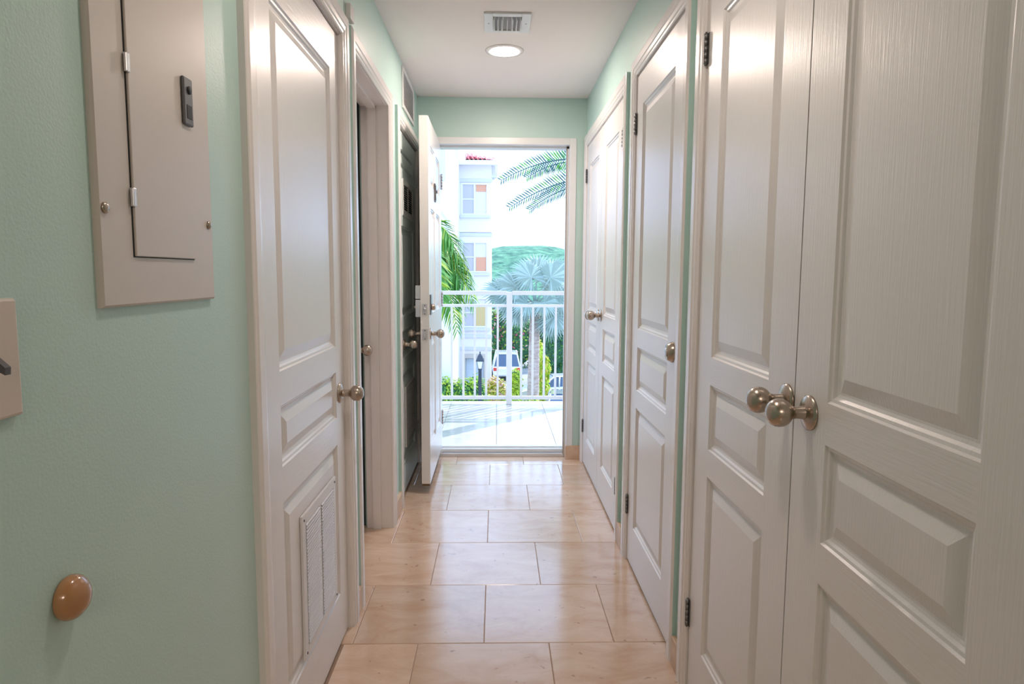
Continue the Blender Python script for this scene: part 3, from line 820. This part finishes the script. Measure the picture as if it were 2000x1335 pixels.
# windows
for wi, (xa, xb, za, zb) in enumerate(wins):
    q = MB(); f = 0.075; wm = M['frame_white']; yf = BY - 0.03
    q.box(xa, xb, yf, yf + 0.12, za, za + f, wm); q.box(xa, xb, yf, yf + 0.12, zb - f, zb, wm)
    xm = (xa + xb) / 2
    for x_ in (xa, xm - f / 2, xb - f): q.box(x_, x_ + f, yf, yf + 0.12, za + f, zb - f, wm)
    q.box(xa + f, xm - f / 2, yf + 0.02, yf + 0.1, (za + zb) / 2 - 0.025, (za + zb) / 2 + 0.025, wm)
    wo_ = q.build('window', bld)
    bx('pane', (xa + f, xm - f / 2, yf + 0.05, yf + 0.06, za + f, (za + zb) / 2 - 0.025), M['win_glass'], wo_)
    bx('pane', (xa + f, xm - f / 2, yf + 0.05, yf + 0.06, (za + zb) / 2 + 0.025, zb - f), M['win_glass'], wo_)
    bx('pane', (xm + f / 2, xb - f, yf + 0.07, yf + 0.08, za + f, zb - f), M['win_pale'], wo_)
    o_ = [(zb - f - 0.33, zb - f, 'refl_orange'), (za + f, za + 0.75, 'refl_orange'), (za + f, zb - 0.35, 'refl_ochre')][wi]
    bx('pane_reflection', (xm + f / 2 + 0.03, xb - f - 0.02, yf + 0.055, yf + 0.068, o_[0], o_[1]), M[o_[2]], wo_)  # coloured sheet painted in as a reflection on the pane
    bx('sill', (XW0 + 0.02, xb + 0.1, BY - 0.12, BY, za - 0.14, za - 0.01), M['stucco_trim'], wo_)
q = MB()
for z_ in (2.98, 0.12, -2.0, -2.62, 3.16, 0.3, 5.56):
    hi = z_ in (3.16, 0.3)
    bx('cornice', (XW0, XW1 + (0.07 if hi else 0.05), BY - (0.1 if hi else 0.06), BY, z_, z_ + (0.1 if hi else 0.16)), M['stucco'] if hi else M['stucco_trim'], bld)
q = MB(); q.box(-1.66, -1.55, BY - 0.05, BY + 0.5, GZ, -2.80, M['beige']); q.box(-0.62, -0.55, BY - 0.05, BY + 0.5, GZ, -2.8, M['beige']); q.box(-1.55, -0.62, BY - 0.05, BY + 0.5, -3.02, -2.8, M['beige'])
q.build('garage_surround', bld)
gd = bx('garage_door', (-1.55, -0.62, BY + 0.3, BY + 0.36, GZ, -3.02), M['garage'], bld)
for i in range(4):
    bx('door_panel', (-1.50, -0.67, BY + 0.285, BY + 0.3, GZ + 0.06 + i * 0.58, GZ + 0.58 + i * 0.58), M['garage'], gd)

# ---- hill
q = MB(); nx, ny = 60, 14
vs = []; fs = []
for j in range(ny):
    for i in range(nx):
        x = -80 + i * 3.4; y = 125 + j * 6
        h = GZ + (12.4 + 1.1 * math.sin(x * 0.06 + 1.0) + 0.5 * math.sin(x * 0.21)) * math.sin(min(1, j / 9.0) * math.pi / 2) + random.uniform(-0.3, 0.35)
        vs.append((x, y, h))
for j in range(ny - 1):
    for i in range(nx - 1):
        fs.append((j * nx + i, j * nx + i + 1, (j + 1) * nx + i + 1, (j + 1) * nx + i))
q.add(vs, fs, M['hill'], True)
tag(q.build('hill', at=(0, 150, GZ)), 'low wooded hill on the horizon', 'hill', kind='structure')


# ---- foliage builders
def leaf_quad(q, c, nrm, size, m, asp=0.5):
    nrm = nrm.normalized(); a = nrm.orthogonal().normalized()
    a = Matrix.Rotation(random.uniform(0, 6.28), 3, nrm) @ a; b = nrm.cross(a)
    a *= size; b *= size * asp
    q.add([c - a, c - b * 0.9, c + a, c + b * 0.9], [(0, 1, 2, 3)], m)


def bush(name, blobs, n, size, mats, label, cat='shrub', core=None, group=None):
    """blobs: (x,y,z,rx,ry,rz)"""
    base = (blobs[0][0], blobs[0][1], GZ)
    root = empty(name, base, label, cat, group)
    q = MB()
    for (x, y, z, rx, ry, rz) in blobs:
        bm = bmesh.new(); bmesh.ops.create_icosphere(bm, subdivisions=2, radius=1)
        bm.verts.index_update()
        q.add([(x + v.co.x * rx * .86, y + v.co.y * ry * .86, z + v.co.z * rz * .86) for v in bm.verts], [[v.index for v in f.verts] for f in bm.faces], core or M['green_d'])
        bm.free()
        q.tube([(x, y, GZ), (x, y, z)], 0.04, M['bark'], 5)
    q.build('branches', root)
    q = MB(); tot = sum(b[3] * b[5] for b in blobs)
    for b in blobs:
        for _ in range(int(n * b[3] * b[5] / tot)):
            d = Vector((random.gauss(0, 1), random.gauss(0, 1) - 0.4, random.gauss(0, 1) + 0.25)).normalized()
            k = random.uniform(0.85, 1.08)
            c = Vector((b[0] + d.x * b[3] * k, b[1] + d.y * b[4] * k, b[2] + d.z * b[5] * k))
            leaf_quad(q, c, d + Vector((random.uniform(-1, 1), random.uniform(-1, 1), random.uniform(-.6, 1))) * 0.8, size * random.uniform(0.6, 1.3), random.choice(mats))
    o = q.build('leaves', root, fix=False); o['kind'] = 'stuff'
    return root


def bez(p0, p1, p2, t): return p0 * (1 - t) ** 2 + p1 * 2 * t * (1 - t) + p2 * t * t


def frond(parent, p0, p1, p2, n, ll, wd, mats, droop=0.4, up=0.0, stem=None, tw=0.0, fw=0.75):
    p0, p1, p2 = Vector(p0), Vector(p1), Vector(p2)
    q = MB(); pts = [bez(p0, p1, p2, i / 12) for i in range(13)]
    q.tube(pts, [0.018 * (1 - i / 13.5) + 0.002 for i in range(13)], stem or mats[0], 5)
    for i in range(n):
        t = 0.12 + 0.88 * i / (n - 1)
        c = bez(p0, p1, p2, t); tg = (bez(p0, p1, p2, min(1, t + .02)) - bez(p0, p1, p2, t - .02)).normalized()
        side = tg.cross(Vector((0, 0, 1)))
        if side.length < 0.05: side = Vector((1, 0, 0))
        side.normalize(); side = Matrix.Rotation(R(tw), 3, tg) @ side; nup = side.cross(tg)
        L = ll * (0.35 + 0.65 * math.sin(math.pi * min(1, (0.15 + t * 0.85)) ** 0.9)) * random.uniform(0.85, 1.1)
        for s in (-1, 1):
            d = (tg * fw + side * s * 0.75 + nup * (up + random.uniform(-.15, .15))).normalized()
            e = c + d * L + Vector((0, 0, -droop * L * random.uniform(0.6, 1.3)))
            mdl = c + d * L * 0.5 + Vector((0, 0, -droop * L * 0.2))
            wv = d.cross(nup).normalized() * wd * 0.5 + nup * wd * 0.25
            m = random.choice(mats)
            q.add([c - wv * .4, c + wv * .4, mdl + wv, mdl - wv, e], [(0, 1, 2, 3), (3, 2, 4)], m)
    return q.build('frond', parent, fix=False)


# green palm on the left, crown hidden behind the entry door
def palm(name, base, top, rad, label):
    root = empty(name, base, label, 'palm tree')
    q = MB(); n = 26; prof = []
    H = (Vector(top) - Vector(base)).length
    for i in range(n + 1):
        prof.append((H * i / n, rad * (1.15 - 0.3 * i / n) * (1.0 if i % 2 else 1.07)))
    q.lathe(base, Vector(top) - Vector(base), prof, M['bark'], 14)
    q.build('trunk', root)
    return root


gp = palm('green_palm', (-1.22, 9.3, GZ), (-1.16, 9.2, 1.45), 0.12, 'bright green palm beside the building, fronds drooping past the entry door')
C = Vector((-1.16, 9.2, 1.5))
G3 = [M['green'], M['green'], M['green_y'], M['green']]
for (mx, my, mz, ex, ey, ez) in [(-0.75, 9.0, 1.98, -0.40, 9.0, 1.22), (-0.72, 8.9, 1.75, -0.30, 8.9, 0.78), (-0.70, 8.8, 1.55, -0.52, 8.8, 0.42), (-0.65, 9.3, 1.75, -0.34, 9.4, 0.98),
                                 (-0.95, 8.5, 1.7, -0.66, 8.1, 0.85), (-0.9, 9.6, 1.9, -0.55, 9.9, 1.35), (-0.72, 9.1, 1.45, -0.62, 9.1, 0.55), (-0.8, 9.0, 1.65, -0.42, 9.05, 1.0), (-0.85, 8.9, 2.1, -0.56, 8.8, 1.55),
                                 (-1.7, 9.2, 2.1, -2.1, 9.2, 1.2), (-1.6, 8.8, 1.9, -1.9, 8.4, 0.9), (-1.5, 9.7, 2.0, -1.8, 10.1, 1.2), (-1.2, 8.5, 2.0, -1.3, 8.0, 1.1), (-1.1, 9.9, 2.1, -1.1, 10.5, 1.3)]:
    frond(gp, C, (mx, my, mz), (ex, ey, ez), 38, 0.42, 0.040, G3, tw=random.choice((25, 40, 50)), droop=0.55, stem=M['green_y'])

# date palm on the right, three fronds reaching into view
dp_ = palm('date_palm', (2.45, 9.2, GZ), (2.4, 9.1, 2.2), 0.17, 'blue-green date palm whose feathery fronds reach in from the upper right')
C = Vector((2.4, 9.1, 2.3)); TT = [M['teal'], M['teal'], M['green']]
for (mx, my, mz, ex, ey, ez) in [(1.15, 9.0, 3.02, 0.06, 9.0, 2.39), (1.25, 8.9, 2.72, 0.17, 8.9, 2.03), (1.15, 9.2, 2.62, 0.45, 9.2, 2.03), (1.2, 9.3, 3.0, 0.42, 9.5, 2.5),
                                 (2.9, 9.1, 3.3, 4.0, 9.1, 2.4), (2.2, 8.2, 3.1, 2.0, 7.2, 2.2), (2.6, 10, 3.2, 2.8, 11, 2.4), (3.2, 8.7, 2.9, 3.8, 8.2, 1.9), (1.7, 10, 3.1, 1.5, 11, 2.3), (2.4, 9.2, 3.5, 2.7, 9.4, 4.1)]:
    frond(dp_, C, (mx, my, mz), (ex, ey, ez), 60, 0.25, 0.019, TT, droop=0.05, up=0.3, fw=0.48, tw=random.choice((52, 62, 70)))

# silver fan palm in the court
SPX, SPY = 1.43, 26.0
sp = palm('silver_fan_palm', (SPX, SPY, GZ), (SPX + 0.06, SPY, -0.15), 0.22, 'silver-blue fan palm with a thick trunk in the parking court')


def fan(parent, c, d, L, rad, nseg=34, m=None):
    """c crown point, d direction, L petiole length, rad blade radius"""
    d = Vector(d).normalized(); c = Vector(c); hub = c + d * L
    side = d.cross(Vector((0, 0, 1))).normalized(); nrm = side.cross(d).normalized()
    # tilt blade so that it faces partly outward
    q = MB(); q.tube([c, c + d * L * 0.5 + Vector((0, 0, 0.05)), hub], [0.045, 0.035, 0.025], M['silver_l'], 6)
    span = R(290)
    face_n = (nrm * 0.55 + Vector((0, -0.9, 0.15))).normalized()
    u = (d - face_n * d.dot(face_n)).normalized(); v = face_n.cross(u)
    for i in range(nseg):
        a0 = -span / 2 + span * i / nseg; a1 = a0 + span / nseg; am = (a0 + a1) / 2
        def P(a, r, off): return hub + u * (math.cos(a) * r) + v * (math.sin(a) * r) + face_n * off
        rr = rad * (1 - 0.22 * abs(am) / (span / 2)) * random.uniform(0.93, 1.04)
        r1 = rr * 0.62
        droop = Vector((0, 0, -0.10 * rr))
        mm = m or (M['silver'] if random.random() < 0.65 else M['silver_l'])
        q.add([hub, P(a0, r1, 0.0), P(am, r1, 0.04), P(a1, r1, 0.0), P(am, rr, -0.05) + droop], [(0, 1, 2), (0, 2, 3), (1, 4, 2), (2, 4, 3)], mm)
    return q.build('leaf', parent, fix=False)


C = Vector((SPX + 0.05, SPY, -0.05))
for (dx, dy, dz, L, rad) in [(-0.15, -0.3, 1.0, 1.15, 1.05), (0.55, -0.2, 1.0, 1.25, 1.1), (-0.75, -0.3, 0.75, 1.05, 1.05), (-1.0, -0.2, 0.25, 0.95, 0.95), (1.0, -0.3, 0.35, 1.0, 1.0), (0.1, 0.5, 1.0, 1.3, 1.1),
                             (-1.0, -0.5, -0.25, 0.8, 0.8), (0.9, -0.5, -0.45, 0.95, 0.95), (-0.4, -0.9, 0.1, 0.8, 0.75), (0.35, -0.9, 0.15, 0.85, 0.75), (-0.9, 0.5, 0.4, 1.2, 1.0), (0.9, 0.6, 0.6, 1.2, 1.0),
                             (0.75, -0.4, -0.9, 0.9, 0.8), (-0.6, 0.3, -0.5, 0.7, 0.6), (-1.3, 0.2, 0.5, 1.35, 0.95)]:
    fan(sp, C, (dx, dy, dz), L, rad)

# shrubs and hedges
bush('bougainvillea_hedge', [(-0.6 + i * 1.15, 46.6 + (i % 2) * 0.5, -3.4 + 0.25 * math.sin(i * 1.7), 1.0, 0.9, 2.25 + 0.2 * math.sin(i * 2.3)) for i in range(10)], 9000, 0.11,
     [M['green'], M['green_d'], M['green'], M['magenta'], M['green_y'], M['pinkleaf'], M['green_d']], 'tall hedge sprinkled with magenta bougainvillea behind the parked cars', 'hedge')
bush('clipped_hedge', [(-2.62 + i * 0.46, 25.85, -3.95, 0.50, 0.5, 1.08 + 0.08 * math.sin(i * 2.1)) for i in range(5)], 3600, 0.075, [M['green'], M['green_y'], M['lime'], M['green'], M['green_y']],
     'yellow-green clipped hedge in front of the white building', 'hedge')
bush('variegated_shrub', [(-0.12, 27.6, -4.25, 0.46, 0.45, 1.12), (0.22, 27.6, -4.35, 0.36, 0.4, 1.05)], 1900, 0.08, [M['pinkleaf'], M['gold'], M['gold'], M['green_y'], M['pinkleaf']], 'pink and cream variegated round shrub behind the lamp post', core=M['green_y'])
bush('croton_row', [(0.35 + i * 0.36, 25.0, -4.15 - 0.0 * i, 0.32, 0.3, 0.62) for i in range(4)], 1100, 0.065, [M['gold'], M['green_y'], M['lime'], M['green']], 'low golden-green shrubs just beyond the railing centre post', core=M['green'])
bush('lime_shrub', [(0.86, 31.0, -3.9, 0.34, 0.3, 0.62), (0.8, 31.0, -4.6, 0.4, 0.4, 0.8)], 700, 0.10, [M['lime'], M['green_y']], 'small lime green shrub left of the fan palm trunk', core=M['green'])
bush('tall_lime_shrub', [(1.97, 31.6, -2.75, 0.3, 0.3, 0.75), (2.22, 31.7, -3.4, 0.36, 0.3, 0.7), (2.12, 31.8, -4.4, 0.45, 0.4, 0.9)], 1300, 0.12, [M['lime'], M['lime'], M['green_y'], M['gold']], 'tall lime yellow shrub right of the fan palm trunk', core=M['green_y'])
bush('dark_shrub', [(3.2, 35.6, -2.9, 0.7, 0.6, 1.4), (3.9, 35.7, -3.0, 0.7, 0.6, 1.5), (3.4, 35.6, -4.4, 0.9, 0.6, 0.9)], 1500, 0.10, [M['green_d'], M['green'], M['green_d'], M['teal']], 'dark green shrub mass behind the pale cars')

# lamp post
lp_ = empty('lamp_post', (-0.625, 25.08, GZ), 'dark iron lamp post with a four-sided lantern in front of the garage', 'street lamp')
q = MB(); q.lathe((-0.625, 25.08, GZ), (0, 0, 1), [(0, 0.14), (0.3, 0.12), (0.35, 0.075), (1.6, 0.07), (2.90, 0.062), (2.95, 0.08), (2.99, 0.06)], M['lamp_iron'], 16); q.build('pole', lp_)
q = MB(); zc = GZ + 2.97
def frus(q, z0, z1, r0, r1, m):
    vs = [(-0.625 + sx * r0, 25.08 + sy * r0, z0) for sx, sy in ((-1, -1), (1, -1), (1, 1), (-1, 1))] + [(-0.625 + sx * r1, 25.08 + sy * r1, z1) for sx, sy in ((-1, -1), (1, -1), (1, 1), (-1, 1))]
    q.add(vs, [(0, 3, 2, 1), (4, 5, 6, 7), (0, 1, 5, 4), (1, 2, 6, 5), (2, 3, 7, 6), (3, 0, 4, 7)], m)
frus(q, zc + 0.02, zc + 0.30, 0.06, 0.115, M['lamp_glass']); ln = q.build('lantern_glass', lp_)
q = MB(); frus(q, zc + 0.30, zc + 0.33, 0.155, 0.16, M['lamp_iron']); frus(q, zc + 0.33, zc + 0.52, 0.14, 0.075, M['lamp_iron']); frus(q, zc + 0.52, zc + 0.60, 0.06, 0.015, M['lamp_iron'])
q.lathe((-0.625, 25.08, zc + 0.58), (0, 0, 1), [(0, 0.015), (0.05, 0.03), (0.09, 0.005)], M['lamp_iron'], 10); q.build('lantern_roof', lp_)
q = MB()
for sx, sy in ((-1, -1), (1, -1), (1, 1), (-1, 1)): q.tube([(-0.625 + sx * .06, 25.08 + sy * .06, zc), (-0.625 + sx * .118, 25.08 + sy * .118, zc + 0.31)], 0.008, M['lamp_iron'], 5)
q.build('lantern_frame', lp_)


# cars
def car(name, loc, rz, paint, label, L=4.5, H=1.5, W=1.78, suv=False):
    root = empty(name, (0, 0, 0), label, 'car')
    hw = W / 2
    # stations along length: x, z_low, z_belt, half width
    st = [(-L / 2, 0.45, 0.78, hw * .84), (-L / 2 + .08, 0.32, 0.92, hw * .93), (-L / 2 + .9, 0.24, 0.98, hw), (-0.2, 0.22, 0.96, hw), (L / 2 - 1.3, 0.22, 0.93, hw), (L / 2 - .5, 0.25, 0.84, hw * .97), (L / 2 - .08, 0.32, 0.72, hw * .88), (L / 2, 0.42, 0.6, hw * .76)]
    q = MB(); rings = []
    for x, zl, zb, h in st:
        rings.append([(x, -h * .96, zl), (x, -h, (zl + zb) / 2), (x, -h * .97, zb - .04), (x, -h * .88, zb), (x, h * .88, zb), (x, h * .97, zb - .04), (x, h, (zl + zb) / 2), (x, h * .96, zl)])
    q.sweep(rings, paint, True); body = q.build('body', root)
    rb = -L / 2 + (0.12 if suv else 0.45)
    g = [(rb, .93, 0.0, hw * .86), (rb + (.35 if suv else .75), 0.95, H - 0.06, hw * .74), (rb + 1.2, .95, H, hw * .76), (0.35, .95, H - .02, hw * .76), (L / 2 - 1.25, .93, 0, hw * .86)]
    q = MB()
    roof = [(g[1][0], H - 0.05), (g[2][0], H), (g[3][0], H - 0.01)]
    vs = [];
    for x, z in roof:
        vs += [(x, -hw * .72, z - .03), (x, -hw * .5, z), (x, hw * .5, z), (x, hw * .72, z - .03)]
    fs = [(0, 1, 5, 4), (1, 2, 6, 5), (2, 3, 7, 6), (4, 5, 9, 8), (5, 6, 10, 9), (6, 7, 11, 10)]
    q.add(vs, fs, paint)
    pil = 0.045
    for s in (-1, 1):
        bl = [(rb, s * hw * .88, .95), (rb + 1.25, s * hw * .9, .96), (0.1, s * hw * .9, .96), (L / 2 - 1.2, s * hw * .88, .93)]
        tp = [(g[1][0], s * hw * .72, H - .08), (g[2][0], s * hw * .72, H - .03), (0.05, s * hw * .72, H - .04), (0.35, s * hw * .72, H - .04)]
        for a, b in zip(bl, tp): q.tube([a, b], pil, paint, 6)
    q.build('roof', root)
    q = MB()
    for s in (-1, 1):
        q.add([(rb + .06, s * hw * .87, .95), (L / 2 - 1.25, s * hw * .87, .93), (.33, s * hw * .71, H - .06), (g[2][0], s * hw * .71, H - .05), (g[1][0] + .02, s * hw * .71, H - .09)], [(0, 1, 2, 3, 4)], M['car_glass'])
    q.build('side_glass', root, fix=False)
    q = MB(); q.add([(rb, -hw * .84, .93), (rb, hw * .84, .93), (g[1][0], hw * .7, H - .07), (g[1][0], -hw * .7, H - .07)], [(0, 1, 2, 3)], M['car_glass']); q.build('rear_glass', root, fix=False)
    q = MB(); q.add([(L / 2 - 1.22, -hw * .84, .93), (L / 2 - 1.22, hw * .84, .93), (.36, hw * .7, H - .03), (.36, -hw * .7, H - .03)], [(0, 1, 2, 3)], M['car_glass']); q.build('windscreen', root, fix=False)
    for x in (-L / 2 + .85, L / 2 - .85):
        for s in (-1, 1):
            q = MB(); q.lathe((x, s * (hw - .2), .32), (0, s, 0), [(0, .32), (.2, .32), (.21, .28), (.205, .2)], M['tyre'], 20); wl = q.build('wheel', root)
            q = MB(); q.lathe((x, s * (hw - .19), .32), (0, s, 0), [(0, .2), (.2, .19), (.205, .05)], M['car_silver'], 16); q.build('hub_cap', wl)
    for s in (-1, 1):
        q = MB(); q.cbox(-L / 2 - .01, -L / 2 + .12, s * hw * .62, s * hw * .9, .66, .86, M['tail'], .02); q.build('tail_lamp', root)
        q = MB(); q.cbox(L / 2 - .16, L / 2 - .02, s * hw * .55, s * hw * .8, .56, .68, M['lamp_glass'], .02); q.build('head_lamp', root)
    q = MB(); q.cbox(-L / 2 - .05, -L / 2 + .1, -hw * .8, hw * .8, .38, .52, paint, .03); q.build('bumper', root)
    root.location = loc; root.rotation_euler = (0, 0, rz)
    return root


car('parked_suv', (0.62, 42.5, GZ), R(90), M['car_white'], 'pale SUV seen from behind beside the building corner', 4.4, 1.68, 1.8, True)
car('parked_car', (3.15, 33.7, GZ), R(186), M['car_white'], 'pale car side-on behind the silver one, roof line showing over the shrubs', 4.4, 1.46, 1.76)
car('parked_sedan', (3.0, 28.6, GZ), R(-94), M['car_silver'], 'silver car nose toward the balcony at the right end of the railing', 4.5, 1.45, 1.78)
